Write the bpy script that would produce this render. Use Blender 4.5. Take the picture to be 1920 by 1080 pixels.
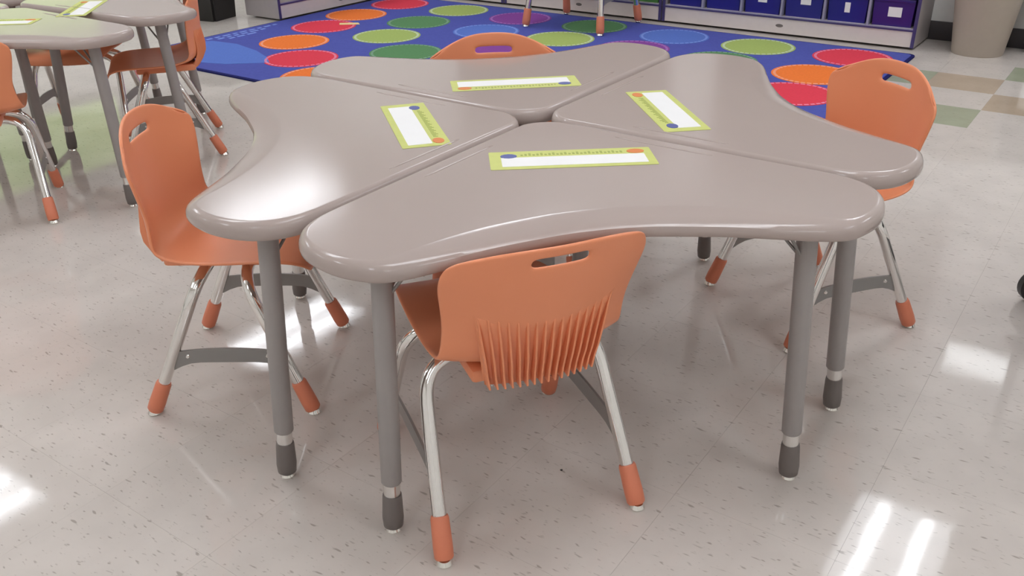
import bpy, bmesh, math, random
from mathutils import Vector, Matrix
random.seed(7)
for o in list(bpy.data.objects):
    bpy.data.objects.remove(o)
S = bpy.context.scene
COL = S.collection

# ------------------------------------------------------------------ camera
cam_d = bpy.data.cameras.new('camera')
cam_d.sensor_width = 36.0
cam_d.lens = 1673.19 / 1920.0 * 36.0
cam_d.clip_start = 0.05
cam = bpy.data.objects.new('camera', cam_d)
COL.objects.link(cam)
CR = Vector((0.819896, 0.572357, -0.013349))
CU = Vector((-0.254210, 0.384847, 0.887282))
CF = Vector((-0.512979, 0.724086, -0.461033))
CAMZ = 1.1388
m3 = Matrix((CR, CU, -CF)).transposed()
cam.matrix_world = Matrix.Translation((0, 0, CAMZ)) @ m3.to_4x4()
S.camera = cam

# ------------------------------------------------------------------ world, view
w = bpy.data.worlds.new('world')
S.world = w
w.use_nodes = True
w.node_tree.nodes['Background'].inputs[0].default_value = (0.8, 0.85, 0.9, 1)
w.node_tree.nodes['Background'].inputs[1].default_value = 0.3
S.view_settings.view_transform = 'Standard'
S.view_settings.look = 'None'
S.view_settings.gamma = 1.0
S.view_settings.use_curve_mapping = False
S.view_settings.exposure = 0.17
LENS_E, TUBE_E = 4.8, 17.5
LIGHT_COL = (0.97, 1.0, 1.05)

# ------------------------------------------------------------------ materials
def srgb(r, g, b):
    f = lambda c: (c / 12.92) if c <= 0.04045 else ((c + 0.055) / 1.055) ** 2.4
    return (f(r / 255), f(g / 255), f(b / 255), 1)

def nmat(name):
    m = bpy.data.materials.new(name)
    m.use_nodes = True
    return m, m.node_tree, m.node_tree.nodes['Principled BSDF']

def mat(name, col, rough=0.5, metal=0.0, noise=0.04, scale=30, bump=0.0, spec=0.5, coat=0.0, bscale=None):
    m, nt, b = nmat(name)
    N, L = nt.nodes, nt.links
    b.inputs['Roughness'].default_value = rough
    b.inputs['Metallic'].default_value = metal
    b.inputs['Specular IOR Level'].default_value = spec
    b.inputs['Coat Weight'].default_value = coat
    tc = N.new('ShaderNodeTexCoord')
    nz = N.new('ShaderNodeTexNoise')
    nz.inputs['Scale'].default_value = scale
    nz.inputs['Detail'].default_value = 3
    L.new(tc.outputs['Object'], nz.inputs['Vector'])
    mx = N.new('ShaderNodeMix')
    mx.data_type = 'RGBA'
    mx.inputs['A'].default_value = tuple(c * (1 - noise) for c in col[:3]) + (1,)
    mx.inputs['B'].default_value = tuple(min(1, c * (1 + noise)) for c in col[:3]) + (1,)
    L.new(nz.outputs['Fac'], mx.inputs['Factor'])
    L.new(mx.outputs['Result'], b.inputs['Base Color'])
    if bump:
        n2 = N.new('ShaderNodeTexNoise')
        n2.inputs['Scale'].default_value = bscale or scale * 8
        L.new(tc.outputs['Object'], n2.inputs['Vector'])
        bp = N.new('ShaderNodeBump')
        bp.inputs['Strength'].default_value = bump
        bp.inputs['Distance'].default_value = 0.002
        L.new(n2.outputs['Fac'], bp.inputs['Height'])
        L.new(bp.outputs['Normal'], b.inputs['Normal'])
    return m

def emit(name, col, strength):
    m = bpy.data.materials.new(name)
    m.use_nodes = True
    nt = m.node_tree
    nt.nodes.clear()
    e = nt.nodes.new('ShaderNodeEmission')
    e.inputs[0].default_value = col if len(col) == 4 else (*col, 1)
    e.inputs[1].default_value = strength
    o = nt.nodes.new('ShaderNodeOutputMaterial')
    nt.links.new(e.outputs[0], o.inputs[0])
    return m

def vct(name, base, fleck, amount):
    """polished vinyl composition tile: mottled base, sparse elongated flecks"""
    m, nt, b = nmat(name)
    N, L = nt.nodes, nt.links
    geo = N.new('ShaderNodeNewGeometry')
    def mapped(sx, sy, rot=0.0):
        mp = N.new('ShaderNodeMapping')
        mp.inputs['Rotation'].default_value = (0, 0, rot)
        mp.inputs['Scale'].default_value = (sx, sy, 1)
        L.new(geo.outputs['Position'], mp.inputs['Vector'])
        return mp.outputs['Vector']
    def noise(vec, scale, detail=2.0):
        n = N.new('ShaderNodeTexNoise')
        n.inputs['Scale'].default_value = scale
        n.inputs['Detail'].default_value = detail
        L.new(vec, n.inputs['Vector'])
        return n.outputs['Fac']
    def ramp(fac, a, c):
        r = N.new('ShaderNodeMapRange')
        r.inputs['From Min'].default_value = a
        r.inputs['From Max'].default_value = c
        L.new(fac, r.inputs['Value'])
        return r.outputs['Result']
    def mix(fac, a, c):
        x = N.new('ShaderNodeMix')
        x.data_type = 'RGBA'
        L.new(fac, x.inputs['Factor'])
        for s, v in (('A', a), ('B', c)):
            if isinstance(v, tuple):
                x.inputs[s].default_value = v
            else:
                L.new(v, x.inputs[s])
        return x.outputs['Result']
    dark = tuple(c * 0.93 for c in base[:3]) + (1,)
    c0 = mix(ramp(noise(mapped(1, 1), 9.0, 4), 0.35, 0.65), dark, base)
    f1 = ramp(noise(mapped(34, 105, 0.10), 1.0, 1.0), 0.675, 0.76)
    f2 = ramp(noise(mapped(55, 150, -0.18), 1.0, 1.0), 0.67, 0.76)
    mm = N.new('ShaderNodeMath')
    mm.operation = 'MAXIMUM'
    L.new(f1, mm.inputs[0]); L.new(f2, mm.inputs[1])
    ma = N.new('ShaderNodeMath')
    ma.operation = 'MULTIPLY'
    ma.inputs[1].default_value = amount
    L.new(mm.outputs[0], ma.inputs[0])
    c1 = mix(ma.outputs[0], c0, fleck)
    L.new(c1, b.inputs['Base Color'])
    b.inputs['Roughness'].default_value = 0.06
    b.inputs['Specular IOR Level'].default_value = 0.40
    bp = N.new('ShaderNodeBump')
    bp.inputs['Strength'].default_value = 0.12
    bp.inputs['Distance'].default_value = 0.0012
    L.new(noise(mapped(1, 1), 14.0, 3), bp.inputs['Height'])
    L.new(bp.outputs['Normal'], b.inputs['Normal'])
    return m

FLECK = srgb(128, 116, 105)
M = {
    'tile': vct('vinyl_tile_white', srgb(212, 204, 197), FLECK, 0.55),
    'tile_tan': vct('vinyl_tile_tan', srgb(188, 170, 150), FLECK, 0.4),
    'tile_green': vct('vinyl_tile_green', srgb(166, 172, 148), FLECK, 0.4),
    'sub': mat('subfloor', srgb(190, 182, 174), 0.6),
    'wall': mat('painted_wall', srgb(238, 236, 232), 0.7, bump=0.15),
    'ceil': mat('ceiling_panel', srgb(235, 233, 228), 0.9, bump=0.3),
    'vinylbase': mat('baseboard_vinyl', srgb(62, 56, 58), 0.45),
    'desk': mat('desk_taupe_plastic', srgb(176, 162, 156), 0.125, noise=0.02, scale=6, bump=0.03, bscale=350, spec=0.34),
    'leggrey': mat('grey_powder_coat', srgb(158, 152, 149), 0.4),
    'boot': mat('dark_grey_rubber', srgb(116, 108, 104), 0.5),
    'innertube': mat('brushed_steel_tube', (0.78, 0.77, 0.75, 1), 0.22, 1.0),
    'chrome': mat('chrome', (0.80, 0.78, 0.76, 1), 0.09, 1.0, noise=0.01),
    'glide': mat('nickel_glide', (0.82, 0.80, 0.76, 1), 0.18, 1.0),
    'orange': mat('orange_polypropylene', srgb(236, 148, 106), 0.36, noise=0.025, scale=8, bump=0.06, bscale=600),
    'orangecap': mat('orange_foot_cap', srgb(220, 130, 98), 0.42),
    'steelgrey': mat('grey_stretcher_steel', srgb(148, 145, 142), 0.4, 0.3),
    'blue': mat('rug_blue_pile', srgb(86, 94, 174), 0.95, noise=0.12, scale=60, bump=0.5, bscale=500, spec=0.1),
    'rugedge': mat('rug_bound_edge', srgb(36, 38, 96), 0.9, spec=0.1),
    'shelf': mat('shelf_laminate', srgb(216, 206, 202), 0.45),
    'shelfside': mat('shelf_laminate_side', srgb(170, 163, 162), 0.5),
    'trim': mat('shelf_blue_edge_band', srgb(66, 58, 108), 0.4),
    'divider': mat('shelf_divider', srgb(150, 148, 172), 0.45),
    'bin': mat('navy_plastic_bin', srgb(38, 36, 128), 0.3),
    'binp': mat('purple_navy_plastic_bin', srgb(52, 34, 118), 0.3),
    'bing': mat('green_plastic_bin', srgb(74, 128, 66), 0.35),
    'paper': mat('white_paper', srgb(240, 240, 240), 0.6, noise=0.02),
    'lime': mat('lime_card', srgb(202, 208, 118), 0.5, noise=0.06, scale=60),
    'limed': mat('dark_lime_print', srgb(160, 172, 78), 0.5),
    'cardorange': mat('orange_print', srgb(222, 132, 70), 0.5),
    'cardblue': mat('blue_print', srgb(86, 96, 160), 0.5),
    'can': mat('taupe_can_plastic', srgb(172, 160, 147), 0.45),
    'black': mat('black_plastic', srgb(30, 27, 26), 0.5),
    'darkgreen': mat('dark_olive_metal', srgb(62, 64, 56), 0.5),
    'caster': mat('caster_rubber', srgb(34, 31, 32), 0.4),
    'hub': mat('caster_hub', srgb(150, 146, 148), 0.4),
    'frame': mat('white_fixture_steel', srgb(235, 235, 232), 0.4),
    'cork': mat('bulletin_board_fabric', srgb(150, 138, 130), 0.8),
    'yellow': mat('pale_yellow_paper', srgb(250, 226, 160), 0.5),
    'lens': emit('lit_lens', LIGHT_COL, LENS_E),
    'tube': emit('lit_tube', LIGHT_COL, TUBE_E),
    'pane': emit('daylit_pane', (0.95, 0.98, 1.0), 4.5),
    'greenpane': emit('green_daylit_pane', (0.62, 0.78, 0.40), 1.3),
}
DOT = {
    'orange': mat('rug_orange_dot', srgb(242, 128, 62), 0.95, noise=0.1, scale=80, spec=0.1),
    'red': mat('rug_red_dot', srgb(226, 70, 88), 0.95, noise=0.1, scale=80, spec=0.1),
    'lime': mat('rug_lime_dot', srgb(168, 188, 108), 0.95, noise=0.1, scale=80, spec=0.1),
    'green': mat('rug_green_dot', srgb(96, 142, 98), 0.95, noise=0.1, scale=80, spec=0.1),
    'sky': mat('rug_sky_blue_dot', srgb(96, 124, 204), 0.95, noise=0.1, scale=80, spec=0.1),
    'purple': mat('rug_purple_dot', srgb(140, 78, 158), 0.95, noise=0.1, scale=80, spec=0.1),
}
RING = {
    'orange': mat('rug_orange_ring', srgb(250, 178, 150), 0.95, spec=0.1),
    'red': mat('rug_red_ring', srgb(240, 150, 178), 0.95, spec=0.1),
    'lime': mat('rug_lime_ring', srgb(206, 222, 196), 0.95, spec=0.1),
    'green': mat('rug_green_ring', srgb(138, 172, 150), 0.95, spec=0.1),
    'sky': mat('rug_sky_ring', srgb(140, 164, 232), 0.95, spec=0.1),
    'purple': mat('rug_purple_ring', srgb(182, 130, 204), 0.95, spec=0.1),
}

# ------------------------------------------------------------------ helpers
def link(name, me, parent=None, loc=None, rotz=None):
    o = bpy.data.objects.new(name, me)
    COL.objects.link(o)
    if parent:
        o.parent = parent
    if loc is not None:
        o.location = loc
    if rotz is not None:
        o.rotation_euler = (0, 0, rotz)
    return o

def mesh(name, verts, faces, material, smooth=False):
    me = bpy.data.meshes.new(name)
    me.from_pydata([tuple(v) for v in verts], [], faces)
    me.materials.append(material)
    me.validate()
    bm = bmesh.new(); bm.from_mesh(me)
    bmesh.ops.recalc_face_normals(bm, faces=bm.faces)
    bm.to_mesh(me); bm.free()
    if smooth:
        me.shade_smooth()
        if smooth is not True:
            me.set_sharp_from_angle(angle=math.radians(smooth))
    me.update()
    return me

def bm_mesh(name, bm, material, smooth=False):
    bmesh.ops.recalc_face_normals(bm, faces=bm.faces)
    me = bpy.data.meshes.new(name)
    bm.to_mesh(me); bm.free()
    me.materials.append(material)
    if smooth:
        me.shade_smooth()
        if smooth is not True:
            me.set_sharp_from_angle(angle=math.radians(smooth))
    return me

def box_bm(bm, x0, x1, y0, y1, z0, z1, bevel=0.0, seg=1):
    r = bmesh.ops.create_cube(bm, size=1)
    vs = r['verts']
    for v in vs:
        v.co = Vector(((x0 + x1) / 2 + v.co.x * (x1 - x0), (y0 + y1) / 2 + v.co.y * (y1 - y0), (z0 + z1) / 2 + v.co.z * (z1 - z0)))
    if bevel:
        es = list({e for v in vs for e in v.link_edges})
        bmesh.ops.bevel(bm, geom=es, offset=bevel, segments=seg, affect='EDGES', profile=0.5)

def box(name, x0, x1, y0, y1, z0, z1, material, parent=None, bevel=0.0, seg=2):
    bm = bmesh.new()
    box_bm(bm, x0, x1, y0, y1, z0, z1, bevel, seg)
    return link(name, bm_mesh(name, bm, material, 40 if bevel else False), parent)

def tube_geo(path, rad, seg=12, cap=True):
    """swept round tube; rad may be a list"""
    P = [Vector(p) for p in path]
    n = len(P)
    R = rad if isinstance(rad, (list, tuple)) else [rad] * n
    T = []
    for i in range(n):
        t = (P[min(i + 1, n - 1)] - P[max(i - 1, 0)])
        if t.length < 1e-9:
            t = Vector((0, 0, 1))
        T.append(t.normalized())
    up = Vector((1, 0, 0)) if abs(T[0].x) < 0.8 else Vector((0, 1, 0))
    nrm = (up - T[0] * up.dot(T[0])).normalized()
    vs, fs = [], []
    for i in range(n):
        nrm = (nrm - T[i] * nrm.dot(T[i])).normalized()
        bi = T[i].cross(nrm)
        for k in range(seg):
            a = 2 * math.pi * k / seg
            vs.append(P[i] + (nrm * math.cos(a) + bi * math.sin(a)) * R[i])
    for i in range(n - 1):
        for k in range(seg):
            k2 = (k + 1) % seg
            fs.append((i * seg + k, i * seg + k2, (i + 1) * seg + k2, (i + 1) * seg + k))
    if cap:
        fs.append(tuple(range(seg - 1, -1, -1)))
        fs.append(tuple((n - 1) * seg + k for k in range(seg)))
    return vs, fs

def tube(name, path, rad, material, parent=None, seg=12):
    vs, fs = tube_geo(path, rad, seg)
    return link(name, mesh(name, vs, fs, material, 50), parent)

def rounded(path, r, n=6):
    """polyline with filleted corners"""
    P = [Vector(p) for p in path]
    out = [P[0]]
    for i in range(1, len(P) - 1):
        a = (P[i - 1] - P[i]); b = (P[i + 1] - P[i])
        d = min(r, a.length * 0.48, b.length * 0.48)
        A = P[i] + a.normalized() * d; B = P[i] + b.normalized() * d
        for k in range(n + 1):
            t = k / n
            out.append(A * (1 - t) ** 2 + P[i] * 2 * t * (1 - t) + B * t * t)
    out.append(P[-1])
    return out

def lathe(name, prof, material, parent=None, seg=32, loc=None, smooth=40):
    vs, fs = [], []
    n = len(prof)
    for r, z in prof:
        for k in range(seg):
            a = 2 * math.pi * k / seg
            vs.append((r * math.cos(a), r * math.sin(a), z))
    for i in range(n - 1):
        for k in range(seg):
            k2 = (k + 1) % seg
            fs.append((i * seg + k, i * seg + k2, (i + 1) * seg + k2, (i + 1) * seg + k))
    if prof[0][0] > 1e-6:
        fs.append(tuple(range(seg - 1, -1, -1)))
    if prof[-1][0] > 1e-6:
        fs.append(tuple((n - 1) * seg + k for k in range(seg)))
    return link(name, mesh(name, vs, fs, material, smooth), parent, loc)

def prism(name, poly, z0, z1, material, parent=None, smooth=False):
    n = len(poly)
    vs = [(x, y, z0) for x, y in poly] + [(x, y, z1) for x, y in poly]
    fs = [tuple(range(n - 1, -1, -1)), tuple(range(n, 2 * n))]
    fs += [(i, (i + 1) % n, n + (i + 1) % n, n + i) for i in range(n)]
    return link(name, mesh(name, vs, fs, material, smooth), parent)

def tag(o, label, cat, group=None, kind=None):
    o['label'] = label
    o['category'] = cat
    if group:
        o['group'] = group
    if kind:
        o['kind'] = kind
    return o

def thing(name, label, cat, loc=(0, 0, 0), rotz=0.0, group=None):
    o = bpy.data.objects.new(name, None)
    o.empty_display_size = 0.05
    COL.objects.link(o)
    o.location = loc
    o.rotation_euler = (0, 0, rotz)
    return tag(o, label, cat, group)

def struct(o):
    o['kind'] = 'structure'
    return o

def copy_tree(o, parent=None):
    c = o.copy()
    COL.objects.link(c)
    c.parent = parent
    for ch in list(o.children):
        copy_tree(ch, c)
    return c

def proj(x, y, z):
    d = Vector((x, y, z - CAMZ))
    k = d.dot(CF)
    if k < 0.05:
        return None
    return 960 + 1673.19 * d.dot(CR) / k, 540 - 1673.19 * d.dot(CU) / k

# ------------------------------------------------------------------ room shell
X0, X1, Y0, Y1, ZC = -7.2, 3.2, -3.2, 5.70, 2.79
floor = struct(box('floor', X0, X1, Y0, Y1, -0.10, -0.0035, M['sub']))
T = 0.3048
TX, TY = -0.519, 4.916
accent = {(-1, -1): 'tile_tan', (-2, -1): 'tile_green', (-1, -3): 'tile_green', (0, 0): 'tile_green',
          (0, -2): 'tile_tan', (1, -1): 'tile_green', (1, -3): 'tile_tan', (-2, -3): 'tile_tan',
          (2, 0): 'tile_tan', (2, -2): 'tile_green'}
RUG = (-4.735, -1.0, 2.92, 5.225)
g = 0.00015
def tile_mesh(key):
    bm = bmesh.new()
    box_bm(bm, g, T - g, g, T - g, -0.0035, 0.0)
    return bm_mesh('tile_' + key, bm, M[key])
tm = {k: tile_mesh(k) for k in ('tile', 'tile_tan', 'tile_green')}
cells = []
i0, i1 = int(math.floor((X0 - TX) / T)), int(math.ceil((X1 - TX) / T))
j0, j1 = int(math.floor((Y0 - TY) / T)), int(math.ceil((Y1 - TY) / T))
for i in range(i0, i1):
    for j in range(j0, j1):
        xa, ya = TX + i * T, TY + j * T
        if xa < X0 or xa + T > X1 or ya < Y0 or ya + T > Y1:
            cells.append((9e9, i, j, True)); continue
        cx, cy = xa + T / 2, ya + T / 2
        vis = False
        for dx, dy in ((0, 0), (T, 0), (0, T), (T, T), (T / 2, T / 2)):
            p = proj(xa + dx, ya + dy, 0)
            if p and -10 < p[0] < 1930 and -10 < p[1] < 1090:
                vis = True
        if RUG[0] < xa and xa + T < RUG[1] and RUG[2] < ya and ya + T < RUG[3]:
            vis = False
        cells.append(((cx * cx + cy * cy) if vis else 1e6, i, j, False))
cells.sort()
rest_bm = bmesh.new()
for n, (d, i, j, edge) in enumerate(cells):
    xa, ya = TX + i * T, TY + j * T
    key = accent.get((i, j), 'tile')
    if (n < 296 and d < 1e5) or (key != 'tile' and not edge):
        link('tile', tm[key], floor, (xa, ya, 0))
    else:
        box_bm(rest_bm, max(xa, X0) + g, min(xa + T, X1) - g, max(ya, Y0) + g, min(ya + T, Y1) - g, -0.0035, 0.0)
rest = link('tile_field', bm_mesh('tile_field', rest_bm, M['tile']), floor)
rest['kind'] = 'stuff'

struct(box('ceiling', X0, X1, Y0, Y1, ZC, ZC + 0.1, M['ceil']))
struct(box('wall_back', X0, X1, Y1, Y1 + 0.12, 0, ZC, M['wall']))
struct(box('wall_front', X0, X1, Y0 - 0.12, Y0, 0, ZC, M['wall']))
struct(box('wall_left', X0 - 0.12, X0, Y0, Y1, 0, ZC, M['wall']))
struct(box('wall_right', X1, X1 + 0.12, Y0, Y1, 0, ZC, M['wall']))
struct(box('baseboard_back', X0, X1, Y1 - 0.008, Y1, 0.0, 0.105, M['vinylbase'], bevel=0.002))
struct(box('baseboard_left', X0, X0 + 0.008, Y0, Y1 - 0.008, 0.0, 0.105, M['vinylbase'], bevel=0.002))

# small daylit window on the back wall (seen as a reflection on the polished floor)
def window(name, ax, a0, a1, z0, z1, at, pane_mat, panes=1):
    f = 0.035
    d0, d1 = (at - 0.03, at)
    def bx(nm, u0, u1, w0, w1, m, par, dd0=d0, dd1=d1):
        if ax == 'x':
            return box(nm, u0, u1, dd0, dd1, w0, w1, m, par)
        return box(nm, dd0, dd1, u0, u1, w0, w1, m, par)
    bm = bmesh.new()
    def fr(u0, u1, w0, w1):
        if ax == 'x':
            box_bm(bm, u0, u1, d0, d1, w0, w1)
        else:
            box_bm(bm, d0, d1, u0, u1, w0, w1)
    fr(a0 - f, a1 + f, z1, z1 + f); fr(a0 - f, a1 + f, z0 - f, z0)
    fr(a0 - f, a0, z0, z1); fr(a1, a1 + f, z0, z1)
    o = struct(link(name, bm_mesh(name, bm, M['frame'])))
    for k in range(panes):
        u0 = a0 + (a1 - a0) * k / panes + (0.012 if k else 0)
        u1 = a0 + (a1 - a0) * (k + 1) / panes
        bx('pane', u0, u1, z0, z1, pane_mat, o, at - 0.012, at - 0.008)
    return o
window('window_1', 'x', -0.56, -0.20, 1.88, 2.07, Y1, M['pane'])
window('window_2', 'y', 0.6, 4.25, 0.9, 1.45, X0 + 0.03, M['greenpane'], 4)

# ------------------------------------------------------------------ ceiling lights
def ceiling_light():
    t = thing('ceiling_light', 'x', 'ceiling light')
    bm = bmesh.new()
    for a in ((-0.3, -0.285, -0.61, 0.61), (0.285, 0.3, -0.61, 0.61), (-0.285, 0.285, -0.61, -0.595), (-0.285, 0.285, 0.595, 0.61)):
        box_bm(bm, a[0], a[1], a[2], a[3], -0.012, 0.0)
    link('frame', bm_mesh('fixture_frame', bm, M['frame']), t)
    box('lens', -0.285, 0.285, -0.595, 0.595, -0.008, -0.002, M['lens'], t)
    for s in (-0.13, 0.13):
        box('tube', s - 0.038, s + 0.038, -0.55, 0.55, -0.013, -0.009, M['tube'], t)
    return t
proto_l = ceiling_light()
nl = 0
spot = {(-5.49, 4.45): 'ceiling light reflected in the floor beside the left orange chair',
        (-5.49, 1.40): 'ceiling light reflected at the left edge of the floor',
        (-0.49, 4.45): 'ceiling light reflected at the lower right of the floor',
        (-2.99, 4.45): 'ceiling light above the rug, reflected under the nearest orange chair'}
for X in (-5.49, -2.99, -0.49, 2.01):
    for Y in (-1.65, 1.40, 4.45):
        o = proto_l if nl == 0 else copy_tree(proto_l)
        nl += 1
        o.location = (X, Y, ZC - 0.001)
        o['label'] = spot.get((X, Y), 'rectangular white ceiling light out of view above the classroom')
        o['group'] = 'rectangular ceiling lights'

# bulletin boards on the back wall (mirrored in the desktops)
for x0, x1, lb in ((-4.5, -2.68, 'wide tan bulletin board on the back wall above the left shelves'),
                   (-2.3, -0.72, 'tan bulletin board on the back wall above the navy bins')):
    t = thing('bulletin_board', lb, 'bulletin board', ((x0 + x1) / 2, Y1 - 0.012, 1.1))
    hw = (x1 - x0) / 2
    box('panel', -hw, hw, -0.008, 0.0, 0, 1.15, M['cork'], t)
    bm = bmesh.new()
    box_bm(bm, -hw, hw, -0.014, 0.0, -0.03, 0.0); box_bm(bm, -hw, hw, -0.014, 0.0, 1.15, 1.18)
    box_bm(bm, -hw - 0.03, -hw, -0.014, 0.0, -0.03, 1.18); box_bm(bm, hw, hw + 0.03, -0.014, 0.0, -0.03, 1.18)
    link('frame', bm_mesh('board_frame', bm, M['shelf']), t)

# ------------------------------------------------------------------ rug
rug = thing('area_rug', 'bright blue classroom rug covered with rows of coloured dots', 'rug',
            ((RUG[0] + RUG[1]) / 2, (RUG[2] + RUG[3]) / 2, 0.0))
rcx, rcy = rug.location.x, rug.location.y
def rrect(x0, x1, y0, y1, r, n=6):
    out = []
    for cx, cy, a0 in ((x1 - r, y1 - r, 0), (x0 + r, y1 - r, 90), (x0 + r, y0 + r, 180), (x1 - r, y0 + r, 270)):
        for k in range(n + 1):
            a = math.radians(a0 + 90 * k / n)
            out.append((cx + r * math.cos(a), cy + r * math.sin(a)))
    return out
hx, hy = (RUG[1] - RUG[0]) / 2, (RUG[3] - RUG[2]) / 2
prism('rug_edge', rrect(-hx, hx, -hy, hy, 0.05), 0.0005, 0.0075, M['rugedge'], rug)
prism('rug_pile', rrect(-hx + 0.018, hx - 0.018, -hy + 0.018, hy - 0.018, 0.04), 0.001, 0.0095, M['blue'], rug)
dots = [(-4.151, 3.661, 'orange'), (-4.335, 4.082, 'red'), (-4.433, 4.482, 'orange'), (-4.445, 4.942, 'red'),
        (-3.80, 3.383, 'red'), (-3.789, 4.073, 'lime'), (-3.90, 4.503, 'green'), (-3.929, 4.962, 'lime'),
        (-3.40, 3.80, 'green'), (-3.354, 4.50, 'sky'), (-3.405, 4.945, 'purple'), (-3.02, 4.15, 'purple'),
        (-2.305, 4.955, 'sky'), (-1.788, 4.954, 'lime'), (-1.268, 4.965, 'red'), (-1.325, 4.504, 'orange'),
        (-1.294, 4.10, 'red'), (-1.845, 4.535, 'green'), (-2.363, 4.55, 'purple'), (-3.42, 3.16, 'orange'),
        (-2.85, 4.55, 'lime'), (-2.86, 4.97, 'green'), (-2.5, 4.05, 'lime'), (-1.9, 4.1, 'purple'),
        (-2.95, 3.45, 'sky'), (-2.4, 3.5, 'red'), (-1.8, 3.5, 'orange'), (-1.3, 3.55, 'green')]
circ = lambda r, n=40: [(r * math.cos(2 * math.pi * k / n), r * math.sin(2 * math.pi * k / n)) for k in range(n)]
dm = {}
for x, y, c in dots:
    if c not in dm:
        a = prism('dot', circ(0.205), 0, 0.0011, DOT[c], rug)
        bm = bmesh.new()
        n = 40
        lo, hi = 0.182, 0.196
        for k in range(n):
            a0, a1 = 2 * math.pi * k / n, 2 * math.pi * (k + 0.72) / n
            q = [bm.verts.new((r * math.cos(t), r * math.sin(t), 0.0016)) for r, t in ((lo, a0), (hi, a0), (hi, a1), (lo, a1))]
            bm.faces.new(q)
        ring = link('dot_ring', bm_mesh('dot_ring', bm, RING[c]), a)
        dm[c] = a
        o = a
    else:
        o = copy_tree(dm[c], rug)
    o.location = (x - rcx, y - rcy, 0.0093)
# sky-blue swoosh and the printed lines near the left corner of the rug
sw = [(-4.68, 3.30), (-4.60, 3.02), (-4.30, 2.99), (-4.05, 3.07), (-3.87, 3.22), (-3.98, 3.30), (-4.16, 3.38), (-4.40, 3.44), (-4.60, 3.42)]
prism('swoosh', [(x - rcx, y - rcy) for x, y in sw], 0.0090, 0.0105, DOT['sky'], rug)
for r in range(3):
    bm = bmesh.new()
    k = 0
    yy = 3.42 + r * 0.05
    while yy < 3.98 - r * 0.12:
        L_ = random.uniform(0.03, 0.07)
        box_bm(bm, -4.665 + r * 0.045 - rcx, -4.645 + r * 0.045 - rcx, yy - rcy, yy + L_ - rcy, 0.0093, 0.0102)
        yy += L_ + 0.022
    link('printed_line', bm_mesh('printed_line', bm, RING['sky']), rug)

scrap = prism('paper_scrap', [(-0.06, -0.03), (0.07, -0.025), (0.05, 0.03), (-0.07, 0.025)], 0.0, 0.0015, M['yellow'])
scrap.location = (-4.245, 4.225, 0.0110); scrap.rotation_euler = (0, 0, 0.6)
tag(scrap, 'pale yellow paper scrap lying beside a red rug dot', 'paper')

# ------------------------------------------------------------------ shelving
def shelf_unit(width, depth, height, label, rows=3, cols=6, base=0.105):
    """local frame: x along the front (0..width), front at y=0, back at y=depth"""
    t = thing('storage_shelf', label, 'shelf')
    th = 0.018
    sp = bmesh.new(); box_bm(sp, 0.0, th, 0.003, depth, 0.012, height)
    link('side_panel', bm_mesh('side_panel', sp, M['shelfside']), t)
    sp = bmesh.new(); box_bm(sp, width - th, width, 0.003, depth, 0.012, height)
    link('side_panel', bm_mesh('side_panel', sp, M['shelfside']), t)
    box('back_panel', th, width - th, depth - 0.008, depth - 0.001, 0.012, height, M['shelfside'], t)
    kp = box('kick_panel', th, width - th, 0.004, 0.02, 0.014, base - 0.006, M['shelf'], t)
    lo = lathe('maker_plate', [(0.0, -0.002), (0.021, -0.002), (0.023, 0.0), (0.0, 0.001)], M['boot'], kp, 20)
    lo.rotation_euler = (math.radians(90), 0, 0); lo.scale = (1, 0.42, 1)
    lo.location = (width / 2, 0.003, base * 0.55)
    rh = (height - base) / rows
    for r in range(rows + 1):
        z = base + r * rh
        sh = box('shelf_board', th, width - th, 0.006, depth - 0.008, z - 0.006, z + 0.008, M['shelf'], t)
        box('edge_band', th, width - th, 0.0, 0.006, z - 0.007, z + 0.003, M['trim'], sh)
        box('edge_strip', th, width - th, 0.0, 0.006, z + 0.003, z + 0.009, M['divider'], sh)  # paler strip just above the blue edge band
    for x in (0.0, width - th):
        box('edge_band', x, x + th, -0.002, 0.003, 0.012, height, M['trim'], t)
    if cols:
        cw = (width - 2 * th) / cols
        for c in range(1, cols):
            x = th + c * cw
            box('divider', x - 0.006, x + 0.006, 0.002, depth - 0.008, base + 0.009, base + rh - 0.006, M['divider'], t)
    return t, rh

S1, rh = shelf_unit(1.53, 0.34, 0.66, 'white storage shelf filled with navy bins beside the trash can', cols=6)
S1.location = (-2.577, 5.338, 0)
S2, _ = shelf_unit(1.225, 0.34, 0.66, 'white storage shelf holding a green bin behind the far chair', cols=5)
S2.location = (-3.81, 5.338, 0)
S3, _ = shelf_unit(0.60, 0.34, 0.66, 'short white storage shelf in the far corner of the rug', cols=2)
S3.location = (-4.42, 5.338, 0)
S4, _ = shelf_unit(1.16, 0.33, 0.66, 'white storage shelf along the left edge of the rug', cols=4)
S4.rotation_euler = (0, 0, math.radians(90)); S4.location = (-4.745, 4.085, 0)

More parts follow.
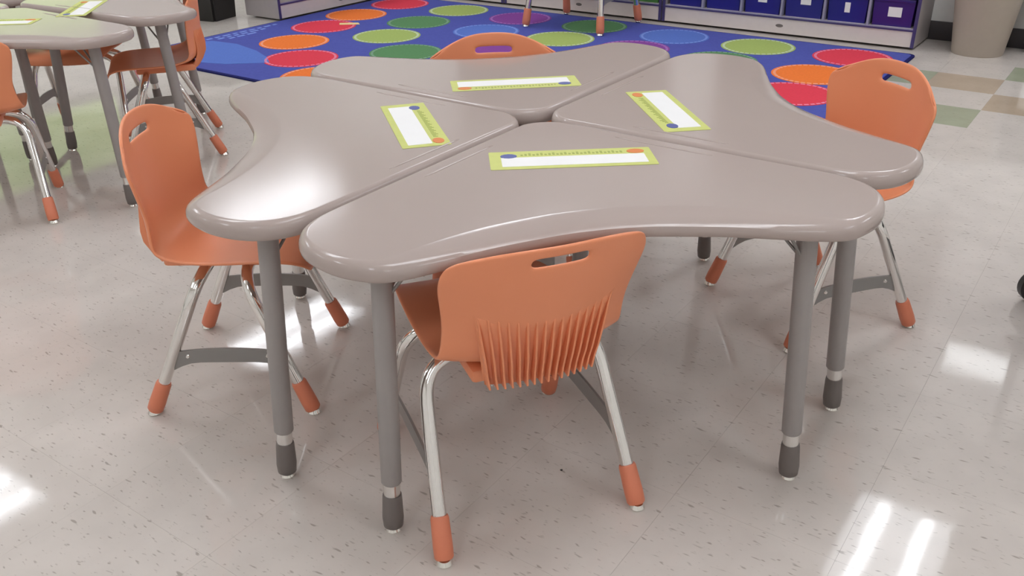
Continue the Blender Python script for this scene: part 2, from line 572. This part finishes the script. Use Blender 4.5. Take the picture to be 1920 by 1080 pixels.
def bin_tray(width, depth, h, body, label, cat='bin', name='storage_bin', card=None, group=None):
    t = thing(name, label, cat, group=group)
    bm = bmesh.new()
    b, tt, wl = 0.0, 0.006, 0.004
    o = [(-width / 2 + tt, 0.006), (width / 2 - tt, 0.006), (width / 2 - tt, depth), (-width / 2 + tt, depth)]
    u = [(-width / 2, 0.0), (width / 2, 0.0), (width / 2, depth + 0.006), (-width / 2, depth + 0.006)]
    v0 = [bm.verts.new((x, y, 0)) for x, y in o]
    v1 = [bm.verts.new((x, y, h)) for x, y in u]
    ins = lambda P, d: [(x + (d if x < 0 else -d), y + (d if y < depth / 2 else -d)) for x, y in P]
    v2 = [bm.verts.new((x, y, h)) for x, y in ins(u, wl)]
    v3 = [bm.verts.new((x, y, wl)) for x, y in ins(o, wl)]
    bm.faces.new(v0[::-1]); bm.faces.new(v3)
    for A, B in ((v0, v1), (v1, v2), (v2, v3)):
        for k in range(4):
            bm.faces.new((A[k], A[(k + 1) % 4], B[(k + 1) % 4], B[k]))
    link('bin_body', bm_mesh('bin_body', bm, body), t)
    box('bin_lip', -width / 2, width / 2, -0.006, 0.001, h - 0.016, h, body, t, 0.002)
    if card:
        cx, cz, cw, chh = card
        box('label_card', cx - cw / 2, cx + cw / 2, -0.0028, -0.0012, cz - chh / 2, cz + chh / 2, M['paper'], t)
        for ch in t.children:
            if ch.name.startswith('label_card'):
                ch.rotation_euler = (math.radians(2.3), 0, 0); ch.location = (0, 0.0062, 0)
    return t
cw = (1.53 - 0.036) / 6
cards = [(0.0, 0.10, 0.03, 0.02), (0.0, 0.092, 0.055, 0.034), (0.0, 0.080, 0.055, 0.03), (0.01, 0.088, 0.06, 0.03), (0.0, 0.080, 0.030, 0.055), (0.01, 0.078, 0.072, 0.052)]
names = ['first navy bin in the shelf row, next to the green bin', 'second navy bin in the shelf row from the green bin',
         'third navy bin in the shelf row with a round white tag', 'fourth navy bin in the shelf row with a wide pale tag',
         'fifth navy bin in the shelf row with a narrow upright tag', 'purple-navy bin with a large white tag nearest the trash can']
for k in range(6):
    b = bin_tray(cw - 0.030, 0.28, 0.148, M['binp'] if k == 5 else M['bin'], names[k], card=cards[k], group='bins on the bottom shelf')
    b.location = (-2.577 + 0.018 + cw * (k + 0.5), 5.338 + 0.020, 0.105 + 0.0085)
gb = bin_tray(0.205, 0.28, 0.148, M['bing'], 'green plastic bin on the bottom shelf beside the navy bins')
gb.location = (-3.81 + 0.018 + (1.225 - 0.036) / 5 * 4.5, 5.338 + 0.02, 0.105 + 0.0085)

# ------------------------------------------------------------------ desks
H = 0.581
half = [(0.63, 0.0), (0.668, 0.004), (0.700, 0.016), (0.728, 0.040), (0.746, 0.072), (0.755, 0.108), (0.757, 0.146), (0.750, 0.184),
        (0.737, 0.214), (0.711, 0.238), (0.670, 0.260), (0.620, 0.284), (0.570, 0.309), (0.522, 0.338), (0.470, 0.372), (0.430, 0.406)]
def catmull(P, n=4):
    out = []
    m = len(P)
    for i in range(m):
        p0, p1, p2, p3 = P[(i - 1) % m], P[i], P[(i + 1) % m], P[(i + 2) % m]
        for k in range(n):
            t = k / n
            out.append(tuple(0.5 * (2 * p1[d] + (p2[d] - p0[d]) * t + (2 * p0[d] - 5 * p1[d] + 4 * p2[d] - p3[d]) * t * t
                                    + (3 * p1[d] - p0[d] - 3 * p2[d] + p3[d]) * t ** 3) for d in (0, 1)))
    return out
rt = 0.078
tip = [(rt - rt * math.sin(a), rt - rt * math.cos(a)) for a in [math.radians(90 - 90 * k / 6) for k in range(7)]]
straight = [(rt + (0.63 - rt) * k / 8, 0.0) for k in range(1, 8)]
ctrl = tip + straight + half + [(b, a) for a, b in half[::-1]] + [(b, a) for a, b in straight[::-1]]
OUT = catmull(ctrl, 3)

def desktop_mesh():
    n = len(OUT)
    def area(P):
        return sum(P[i][0] * P[(i + 1) % n][1] - P[(i + 1) % n][0] * P[i][1] for i in range(n))
    P = OUT if area(OUT) > 0 else OUT[::-1]
    nor = []
    for i in range(n):
        ax, ay = P[(i - 2) % n]; bx, by = P[(i + 2) % n]
        tx, ty = bx - ax, by - ay
        l = math.hypot(tx, ty)
        nor.append((-ty / l, tx / l))   # inward for ccw
    K = []
    for x, y in P:   # the scooped sitting edge has a wider roll-off
        d = (x + y) / math.sqrt(2)
        s = abs(x - y)
        inner = 1.0 if (x > 0.2 and y > 0.2 and d > 0.4) else 0.0
        K.append(inner * max(0.0, 1 - (s / 0.52) ** 4))
    W = [0.55 if (min(x, y) < 0.012 and max(x, y) < 0.66) else 0.74 for x, y in P]
    for _ in range(8):
        W = [(W[i - 1] + W[i] + W[(i + 1) % n]) / 3 for i in range(n)]
    for _ in range(14):
        K = [(K[i - 1] + K[i] + K[(i + 1) % n]) / 3 for i in range(n)]
    #            inset, inset added on the scoop, z
    rings = [(0.030, 0, -0.033), (0.009, 0, -0.032), (0.002, 0, -0.027), (0.0, 0, -0.020), (0.0012, 0.002, -0.0125),
             (0.0045, 0.007, -0.0065), (0.010, 0.018, -0.0025), (0.017, 0.034, -0.0005), (0.021, 0.042, 0.0), (0.0225, 0.0445, 0.0)]
    vs, fs = [], []
    for r_, (d, dk, z) in enumerate(rings):
        for i in range(n):
            dd = (d if r_ == 0 else d * W[i]) + dk * K[i]
            zz = z - K[i] * {-0.0005: 0.0009, -0.0025: 0.0022, -0.0065: 0.0020}.get(z, 0.0)
            vs.append((P[i][0] + nor[i][0] * dd, P[i][1] + nor[i][1] * dd, H + zz))
    R = len(rings)
    for r in range(R - 1):
        for i in range(n):
            j = (i + 1) % n
            fs.append((r * n + i, r * n + j, (r + 1) * n + j, (r + 1) * n + i))
    fs.append(tuple(range(n - 1, -1, -1)))
    fs.append(tuple((R - 1) * n + i for i in range(n)))
    return mesh('desktop', vs, fs, M['desk'], 35)
DTOP = desktop_mesh()

def desk_leg(t, top, foot):
    a = Vector((top[0], top[1], H - 0.034)); b = Vector((foot[0], foot[1], 0.0))
    at = lambda z: b + (a - b) * (z / a.z)
    lg = tube('leg', [at(0.104), at(0.107), a], [0.0165, 0.0185, 0.0185], M['leggrey'], t, 20)
    tube('inner_tube', [at(0.07), at(0.104)], 0.0152, M['innertube'], lg, 18)
    bt = tube('boot', [at(0.008), at(0.012), at(0.03), at(0.074), at(0.079)], [0.0135, 0.0178, 0.0195, 0.0176, 0.0168], M['boot'], lg, 20)
    tube('glide', [(b.x, b.y, 0.0), (b.x, b.y, 0.003), (b.x, b.y, 0.009)], [0.0125, 0.0145, 0.012], M['glide'], lg, 18)
    return at

def make_desk():
    t = thing('student_desk', 'x', 'desk')
    link('desktop', DTOP, t)
    for s in (0, 1):
        f = (0.677, 0.135) if s == 0 else (0.135, 0.677)
        tp = (0.640, 0.128) if s == 0 else (0.128, 0.640)
        at = desk_leg(t, tp, f)
        j = at(0.455)
        tan = (0.0, 1.0) if s == 0 else (1.0, 0.0)
        inw = (-1.0, 0.0) if s == 0 else (0.0, -1.0)
        for ux, uy, L_ in ((inw[0], inw[1], 0.10), (inw[0] * 0.35 + tan[0] * 0.75, inw[1] * 0.35 + tan[1] * 0.75, 0.085)):
            tube('brace', rounded([j, (j.x + ux * L_ * 0.35, j.y + uy * L_ * 0.35, 0.485), (j.x + ux * L_, j.y + uy * L_, H - 0.033)], 0.02), 0.003, M['steelgrey'], t, 8)
    desk_leg(t, (0.085, 0.085), (0.062, 0.062))
    for s in (0, 1):      # moulded pencil ledges beside the two straight edges
        pp = [(0.212 + 0.208 * k / 10, 0.037) for k in range(11)]
        vs, fs = tube_geo([(x, y, 0) if s == 0 else (y, x, 0) for x, y in pp], [0.001] + [0.0036] * 9 + [0.001], 14)
        vs = [(v.x, v.y, H + v.z * 0.4) for v in vs]
        link('pencil_ledge', mesh('pencil_ledge', vs, fs, M['desk'], True), t)
    return t
proto_d = make_desk()
placements = [
    ((-1.0355, 1.5635), -90, 'front taupe pinwheel desk, nearest the camera, with a chair back against it'),
    ((-1.0425, 1.5605), 180, 'left taupe pinwheel desk with a broad light glare near its corner'),
    ((-1.0455, 1.5670), 90, 'rear taupe pinwheel desk, touching the rug in view'),
    ((-1.0375, 1.5700), 0, 'right taupe pinwheel desk with an orange chair pushed in behind it'),
]
FC = (-3.375, 1.715)
far = [
    ((FC[0] + 0.005, FC[1] - 0.005), -90, 'nearer taupe desk of the far left table group'),
    ((FC[0] - 0.105, FC[1] + 0.016), 5, 'right taupe desk of the far left table group, beside the chair turned sideways'),
    ((FC[0] - 0.015, FC[1] - 0.005), 180, 'taupe desk cut off by the left edge in the far table group'),
    ((FC[0] - 0.190, FC[1] + 0.012), 90, 'rearmost taupe desk of the far left table group'),
]
first = True
for grp, L_ in (('desks of the main pinwheel table', placements), ('desks of the far pinwheel table', far)):
    for (x, y), a, lb in L_:
        o = proto_d if first else copy_tree(proto_d)
        first = False
        o.location = (x, y, 0)
        o.rotation_euler = (0, 0, math.radians(a))
        o['label'] = lb
        o['group'] = grp

# ------------------------------------------------------------------ name cards
def make_card():
    t = thing('name_card', 'x', 'name card')
    Lh, Wh = 0.155, 0.049
    prism('card', rrect(-Lh, Lh, -Wh, Wh, 0.003, 2), 0.0, 0.0005, M['lime'], t)
    prism('writing_strip', rrect(-Lh + 0.022, Lh - 0.016, -Wh + 0.014, 0.014, 0.002, 2), 0.0004, 0.0008, M['paper'], t)
    bm = bmesh.new()
    for k in range(26):
        x = -0.095 + k * 0.0076
        box_bm(bm, x, x + 0.0045, 0.023, 0.033 + 0.003 * ((k * 7) % 3 - 1), 0.0004, 0.0007)
    link('alphabet_row', bm_mesh('alphabet_row', bm, M['limed']), t)
    def blob(name, cx, cy, rx, ry, m):
        prism(name, [(cx + rx * math.cos(2 * math.pi * k / 12), cy + ry * math.sin(2 * math.pi * k / 12)) for k in range(12)], 0.0004, 0.0011, m, t)
    blob('blue_picture', -0.118, 0.022, 0.016, 0.012, M['cardblue'])
    blob('orange_picture', 0.125, 0.028, 0.017, 0.012, M['cardorange'])
    return t
proto_c = make_card()
ccards = [((-0.828, 1.370), 39.0, 'lime green name card on the front desk, nearest the camera'),
          ((-1.2215, 1.375), -39.6, 'lime green name card on the left desk'),
          ((-1.230, 1.7625), 222.3, 'lime green name card on the rear desk, seen edge-on'),
          ((-0.824, 1.753), 133.5, 'lime green name card on the right desk'),
          ((-3.15, 1.48), 39.0, 'lime name card on the nearer desk of the far table group, cut by the frame'),
          ((-3.12, 1.80), 133.5, 'small lime name card on the far table group, above the orange chair')]
for k, ((x, y), a, lb) in enumerate(ccards):
    o = proto_c if k == 0 else copy_tree(proto_c)
    o.location = (x, y, H + 0.0003)
    o.rotation_euler = (0, 0, math.radians(a))
    o['label'] = lb
    o['group'] = 'name cards on the desks'

# ------------------------------------------------------------------ chairs
def lerp_table(tab, s):
    for i in range(len(tab) - 1):
        a, b = tab[i], tab[i + 1]
        if s <= b[0]:
            t = (s - a[0]) / (b[0] - a[0])
            return [a[k] + (b[k] - a[k]) * t for k in range(1, len(a))]
    return list(tab[-1][1:])

def make_chair(depth=0.34, recline=0.0, width=0.375, hf=1.0, wf_=1.0, apex=0.0, dome=1.0, lum=0.034, waist=1.0, slot_row=15):
    t = thing('school_chair', 'x', 'chair')
    hw, hd = width / 2, depth / 2
    dy = -(hd - 0.17)     # longer chairs carry the back further behind
    # ---- shell profile: y, z, half width, wing forward, wing up
    prof = [(0.192, 0.312, 0.128, 0.0, 0.004), (0.188, 0.330, 0.150, 0.0, 0.004), (0.170, 0.345, 0.164, 0.0, 0.004),
            (0.120, 0.351, 0.172, 0.0, 0.006), (0.050, 0.346, 0.177, 0.0, 0.010), (-0.020, 0.342, 0.180, 0.0, 0.014),
            (-0.080, 0.343, 0.181, 0.008, 0.020), (-0.122, 0.352, 0.181, 0.022, 0.022), (-0.146, 0.372, 0.178, 0.036, 0.016),
            (-0.157, 0.402, 0.171, 0.046, 0.008), (-0.161, 0.440, 0.168, 0.050, 0.002), (-0.164, 0.470, 0.173, 0.052, 0.0),
            (-0.166, 0.505, 0.182, 0.052, -0.004), (-0.168, 0.535, 0.187, 0.052, -0.010), (-0.169, 0.556, 0.189, 0.051, -0.016),
            (-0.170, 0.572, 0.189, 0.050, -0.022), (-0.1705, 0.588, 0.187, 0.049, -0.029), (-0.171, 0.606, 0.181, 0.047, -0.039),
            (-0.172, 0.616, 0.174, 0.045, -0.046), (-0.173, 0.626, 0.162, 0.042, -0.053)]
    prof = [(y, 0.345 + (z - 0.345) * hf if z > 0.36 else z, (w_ if not 0.37 < z < 0.5 else 0.18 + (w_ - 0.18) * waist) * wf_, f_, u_ * (dome if u_ < 0 else 1)) for y, z, w_, f_, u_ in prof]
    xs = [-1, -0.93, -0.82, -0.68, -0.52, -0.38, -0.275, -0.18, -0.06, 0.06, 0.18, 0.275, 0.38, 0.52, 0.68, 0.82, 0.93, 1]
    def pt(row, u):
        y, z, wd, wf, wu = row
        yy = y + wf * u * u
        zz = z + (wu * u * u if wu >= 0 else wu * abs(u) ** 2.6)
        k = max(0.0, zz - 0.345)
        yy += -recline * k
        zz -= 0.5 * recline * recline * k
        if y < 0:
            yy += dy * min(1.0, -y / 0.12)
        else:
            yy -= dy * min(1.0, y / 0.12) * 0.6
        return (u * wd, yy, zz)
    vs = [pt(r, u) for r in prof for u in xs]
    nx = len(xs)
    fs = []
    for i in range(len(prof) - 1):
        for j in range(nx - 1):
            if i == slot_row and 6 <= j <= 10:      # hand-hold slot
                continue
            fs.append((i * nx + j, i * nx + j + 1, (i + 1) * nx + j + 1, (i + 1) * nx + j))
    me = mesh('chair_shell', vs, fs, M['orange'], True)
    sh = link('seat_shell', me, t)
    so = sh.modifiers.new('thickness', 'SOLIDIFY'); so.thickness = 0.0075; so.offset = 0.0
    sb = sh.modifiers.new('smooth', 'SUBSURF'); sb.levels = 2; sb.render_levels = 2
    # ---- lumbar panel with upright fins on the back of the shell
    zs = [0.480, 0.455, 0.43, 0.405, 0.38, 0.355, 0.332]
    def panel_y(x, z, f):
        return pt((-0.1605 + 0.004 * f + lum * max(0.0, (f - 0.55) / 0.45) ** 1.5, z, 0.172, 0.048, 0.0), x / 0.172)[1] - 0.0035 - 0.004 * f
    XT, XB = 0.126 * wf_, 0.100 * wf_
    nc = 16
    vv, ff = [], []
    for q, z in enumerate(zs):
        f = q / (len(zs) - 1)
        hwx = XT + (XB - XT) * f + 0.004
        for c in range(nc + 1):
            x = hwx * (-1 + 2 * c / nc)
            vv.append((x, panel_y(x, z, f), z))
    for q in range(len(zs) - 1):
        for c in range(nc):
            ff.append((q * (nc + 1) + c, q * (nc + 1) + c + 1, (q + 1) * (nc + 1) + c + 1, (q + 1) * (nc + 1) + c))
    lp = link('lumbar_panel', mesh('lumbar_panel', vv, ff, M['orange'], True), t)
    so = lp.modifiers.new('thickness', 'SOLIDIFY'); so.thickness = 0.004; so.offset = 0.0
    nr = 16
    n = len(zs)
    wv = 0.0026
    for k in range(nr):
        u = -1 + 2 * k / (nr - 1)
        pin, pout = [], []
        for q, z in enumerate(zs):
            f = q / (n - 1)
            x = (XT + (XB - XT) * f) * u
            y = panel_y(x, z, f)
            pin.append((x, y + 0.002, z))
            pout.append((x, y - 0.001 - 0.013 * min(1.0, f * 1.6), z - 0.004 * f))
        vv, ff = [], []
        for sgn in (-1, 1):
            vv += [(p[0] + sgn * wv, p[1], p[2]) for p in pin] + [(p[0] + sgn * wv * 0.6, p[1], p[2]) for p in pout]
        for o_ in (0, 2 * n):
            ff += [(o_ + q, o_ + q + 1, o_ + n + q + 1, o_ + n + q) for q in range(n - 1)]
        ff += [(n + q, n + q + 1, 3 * n + q + 1, 3 * n + q) for q in range(n - 1)]
        ff += [(n - 1, 2 * n - 1, 4 * n - 1, 3 * n - 1), (0, n, 3 * n, 2 * n)]
        link('fin', mesh('fin', vv, ff, M['orange']), t)
    # ---- tray under the seat that holds the tubes
    bm = bmesh.new()
    box_bm(bm, -0.108, 0.108, -0.125 + dy, 0.09, 0.318, 0.344, 0.008, 2)
    link('seat_mount', bm_mesh('seat_mount', bm, M['orange'], 40), t)
    # ---- two chrome arches
    r = 0.0127
    ytop = {-1: -0.030 + dy * 0.5 - apex, 1: 0.052 + apex}
    legline = {}
    for s, nm in ((-1, 'rear_tube'), (1, 'front_tube')):
        yf, yt = s * hd, ytop[s]
        A = (-hw, yf, 0.02); B = (-0.158, yt + (yf - yt) * 0.13, 0.283); Cc = (-0.128, yt, 0.316)
        path = rounded([A, (-0.163, yt + (yf - yt) * 0.02, 0.320), (0.163, yt + (yf - yt) * 0.02, 0.320), (hw, yf, 0.02)], 0.075, 10)
        tube(nm, path, r, M['chrome'], t, 14)
        top = Vector((0.163, yt + (yf - yt) * 0.02, 0.320)); ft = Vector((hw, yf, 0.02))
        legline[s] = (ft, top)
        for sx in (-1, 1):
            f0 = Vector((sx * hw, yf, 0.02)); tp = Vector((sx * 0.163, top.y, top.z))
            d = (tp - f0).normalized()
            at = lambda z: f0 + d * ((z - 0.02) / d.z)
            cp = tube('foot_cap', [at(0.010), at(0.013), at(0.03), at(0.074), at(0.078)], [0.0150, 0.0172, 0.0178, 0.0165, 0.0150], M['orangecap'], t, 18)
            b0 = at(0.006)
            tube('glide', [(b0.x, b0.y, 0.0), (b0.x, b0.y, 0.004), (b0.x, b0.y, 0.012)], [0.0125, 0.0148, 0.011], M['glide'], cp, 18)
    # ---- arched flat stretcher on each side
    for sx in (-1, 1):
        def leg_at(s, z):
            ft, tp = legline[s]
            k = (z - ft.z) / (tp.z - ft.z)
            p = ft + (tp - ft) * k
            return p.x * sx, p.y
        xr, yr = leg_at(-1, 0.135); xf, yf = leg_at(1, 0.135)
        n = 12
        up, lo = [], []
        for k in range(n + 1):
            f = k / n
            y = yr + (yf - yr) * f
            e = (2 * f - 1) ** 2
            zt = 0.150 + 0.010 * (1 - e)
            zl = 0.126 - 0.028 * e ** 3
            # hug the inclined leg at the ends
            up.append((xr, y, zt)); lo.append((xr, y, zl))
        lo[0] = (lo[0][0], leg_at(-1, lo[0][2])[1], lo[0][2]); lo[-1] = (lo[-1][0], leg_at(1, lo[-1][2])[1], lo[-1][2])
        up[0] = (up[0][0], leg_at(-1, up[0][2])[1], up[0][2]); up[-1] = (up[-1][0], leg_at(1, up[-1][2])[1], up[-1][2])
        th = 0.0025
        vv = []
        for o_ in (-th, th):
            vv += [(p[0] + o_, p[1], p[2]) for p in up] + [(p[0] + o_, p[1], p[2]) for p in lo]
        m_ = n + 1
        ff = []
        for o_ in (0, 2 * m_):
            ff += [(o_ + k, o_ + k + 1, o_ + m_ + k + 1, o_ + m_ + k) for k in range(n)]
        ff += [(k, k + 1, 2 * m_ + k + 1, 2 * m_ + k) for k in range(n)]
        ff += [(m_ + k, m_ + k + 1, 3 * m_ + k + 1, 3 * m_ + k) for k in range(n)]
        ff += [(0, m_, 3 * m_, 2 * m_), (n, m_ + n, 3 * m_ + n, 2 * m_ + n)]
        st = link('stretcher', mesh('stretcher', vv, ff, M['steelgrey'], 40), t)
        for yy in (yr + 0.036, yf - 0.036):
            tube('rivet', [(xr + sx * 0.001, yy, 0.141), (xr + sx * 0.005, yy, 0.141)], [0.006, 0.0035], M['innertube'], st, 10)
    return t

def place(o, x, y, ang, label, group, s=1.0):
    """ang: heading of the sitter in degrees"""
    o.location = (x, y, 0)
    o.rotation_euler = (0, 0, math.radians(ang - 90))
    o.scale = (s, s, s)
    o['label'] = label
    o['group'] = group
    return o
ca = make_chair()
cb = make_chair(depth=0.40, recline=0.27, hf=0.955, wf_=0.91, dome=0.45, lum=0.0, waist=0.4, slot_row=16)
cc = make_chair(apex=0.075)
G1, G2 = 'orange chairs around the main table', 'orange chairs around the far table'
place(cb, -0.838, 1.143, 146.5, 'nearest orange chair, seen from behind with ribbed back showing', G1)
place(ca, -1.541, 1.121, 34.5, 'orange chair facing right at the left desk of the main table', G1)
place(copy_tree(ca), -0.567, 2.138, 233.7, 'orange chair at the right desk, its back rising beside the tan floor tiles', G1)
place(copy_tree(ca), -1.388, 1.911, 310.0, 'orange chair behind the rear desk, only its curved top showing above it', G1)
place(copy_tree(ca), -3.034, 1.281, 146.5, 'orange chair cut off by the left edge of the photo', G2)
place(copy_tree(ca), -3.119, 2.068, 233.8, 'orange chair turned sideways in front of the blue rug at the far table', G2)
place(copy_tree(ca), -3.62, 2.03, 310.0, 'orange chair mostly hidden under the far left table group', G2)
place(cc, -2.955, 4.985, 270.0, 'larger chair on the rug, only its chrome legs with orange caps in view', 'chairs on the rug', 1.42)
cc.location.z = 0.0096

# ------------------------------------------------------------------ trash can, cart and far things
tc = thing('trash_can', 'tapered round taupe trash can by the back wall', 'trash can', (-0.745, 5.465, 0))
lathe('can_body', [(0.0, 0.004), (0.118, 0.004), (0.127, 0.0), (0.130, 0.01), (0.165, 0.30), (0.190, 0.55), (0.186, 0.55), (0.160, 0.30), (0.124, 0.014), (0.0, 0.014)], M['can'], tc, 48)
lathe('can_rim', [(0.186, 0.535), (0.196, 0.535), (0.198, 0.56), (0.186, 0.56)], M['can'], tc, 48)

dk = thing('dark_cabinet', 'dark olive metal cabinet just right of the taupe trash can', 'cabinet', (-0.535, 5.582, 0))
box('plinth', 0.0, 0.42, 0.02, 0.10, 0.0, 0.05, M['leggrey'], dk)
box('cabinet_body', -0.01, 0.43, 0.0, 0.10, 0.05, 0.62, M['darkgreen'], dk, 0.006)
box('white_panel', 0.035, 0.38, -0.004, 0.001, 0.16, 0.30, M['paper'], dk)
box('drawer_line', 0.012, 0.40, -0.003, 0.001, 0.125, 0.135, M['leggrey'], dk)

# rolling cart at the right edge, one caster in view
ct = thing('rolling_cart', 'rolling cart cut off at the right edge, one black caster wheel visible', 'cart', (-0.086, 2.505, 0))
def caster(x, y):
    vs, fs = tube_geo([(x - 0.012, y, 0.045), (x - 0.010, y, 0.045), (x + 0.010, y, 0.045), (x + 0.012, y, 0.045)], [0.040, 0.045, 0.045, 0.040], 28)
    wv = link('caster_wheel', mesh('caster_wheel', vs, fs, M['caster'], 40), ct)
    tube('hub', [(x - 0.0145, y, 0.045), (x + 0.0145, y, 0.045)], 0.018, M['hub'], wv, 20)
    bm = bmesh.new()
    box_bm(bm, x - 0.022, x - 0.018, y - 0.008, y + 0.016, 0.04, 0.105); box_bm(bm, x + 0.018, x + 0.022, y - 0.008, y + 0.016, 0.04, 0.105)
    box_bm(bm, x - 0.022, x + 0.022, y - 0.008, y + 0.016, 0.100, 0.106)
    link('fork', bm_mesh('fork', bm, M['hub']), wv)
for cx, cy in ((0.0, 0.0), (0.55, 0.0), (0.0, 0.40), (0.55, 0.40)):
    caster(cx + 0.02, cy)
    tube('post', [(cx + 0.02, cy, 0.106), (cx + 0.02, cy, 0.85)], 0.012, M['hub'], ct, 12)
for z in (0.12, 0.48, 0.83):
    box('shelf', -0.01, 0.60, -0.03, 0.43, z, z + 0.02, M['black'], ct, 0.004)
ct.rotation_euler = (0, 0, math.radians(-55))

# black tub and the thin post standing at the end of the left shelf
tb = thing('black_tub', 'black plastic tub standing at the end of the left shelf', 'tub', (-5.24, 3.93, 0))
bm = bmesh.new()
n = 4
def ringv(w, d, z):
    return [bm.verts.new((x, y, z)) for x, y in ((-w, -d), (w, -d), (w, d), (-w, d))]
A, B_, C_, D_ = ringv(0.115, 0.115, 0.0), ringv(0.135, 0.135, 0.42), ringv(0.128, 0.128, 0.42), ringv(0.11, 0.11, 0.01)
bm.faces.new(A[::-1]); bm.faces.new(D_)
for P_, Q_ in ((A, B_), (B_, C_), (C_, D_)):
    for k in range(4):
        bm.faces.new((P_[k], P_[(k + 1) % 4], Q_[(k + 1) % 4], Q_[k]))
bmesh.ops.bevel(bm, geom=[e for e in bm.edges if abs(e.verts[0].co.z - e.verts[1].co.z) > 0.2], offset=0.015, segments=2, affect='EDGES')
link('tub_body', bm_mesh('tub_body', bm, M['black'], 40), tb)
bm = bmesh.new()
for a in ((-0.145, 0.145, -0.145, -0.132), (-0.145, 0.145, 0.132, 0.145), (-0.145, -0.132, -0.132, 0.132), (0.132, 0.145, -0.132, 0.132)):
    box_bm(bm, *a, 0.405, 0.43)
link('tub_rim', bm_mesh('tub_rim', bm, M['black']), tb)
tb.rotation_euler = (0, 0, math.radians(12))

crumb = lathe('crumb', [(0.0, 0.0), (0.0022, 0.0003), (0.0028, 0.0012), (0.0015, 0.0022), (0.0, 0.0024)], M['black'], None, 10)
crumb.location = (-0.736, 1.199, 0.0)
tag(crumb, 'tiny dark crumb on the floor under the nearest orange chair', 'crumb')
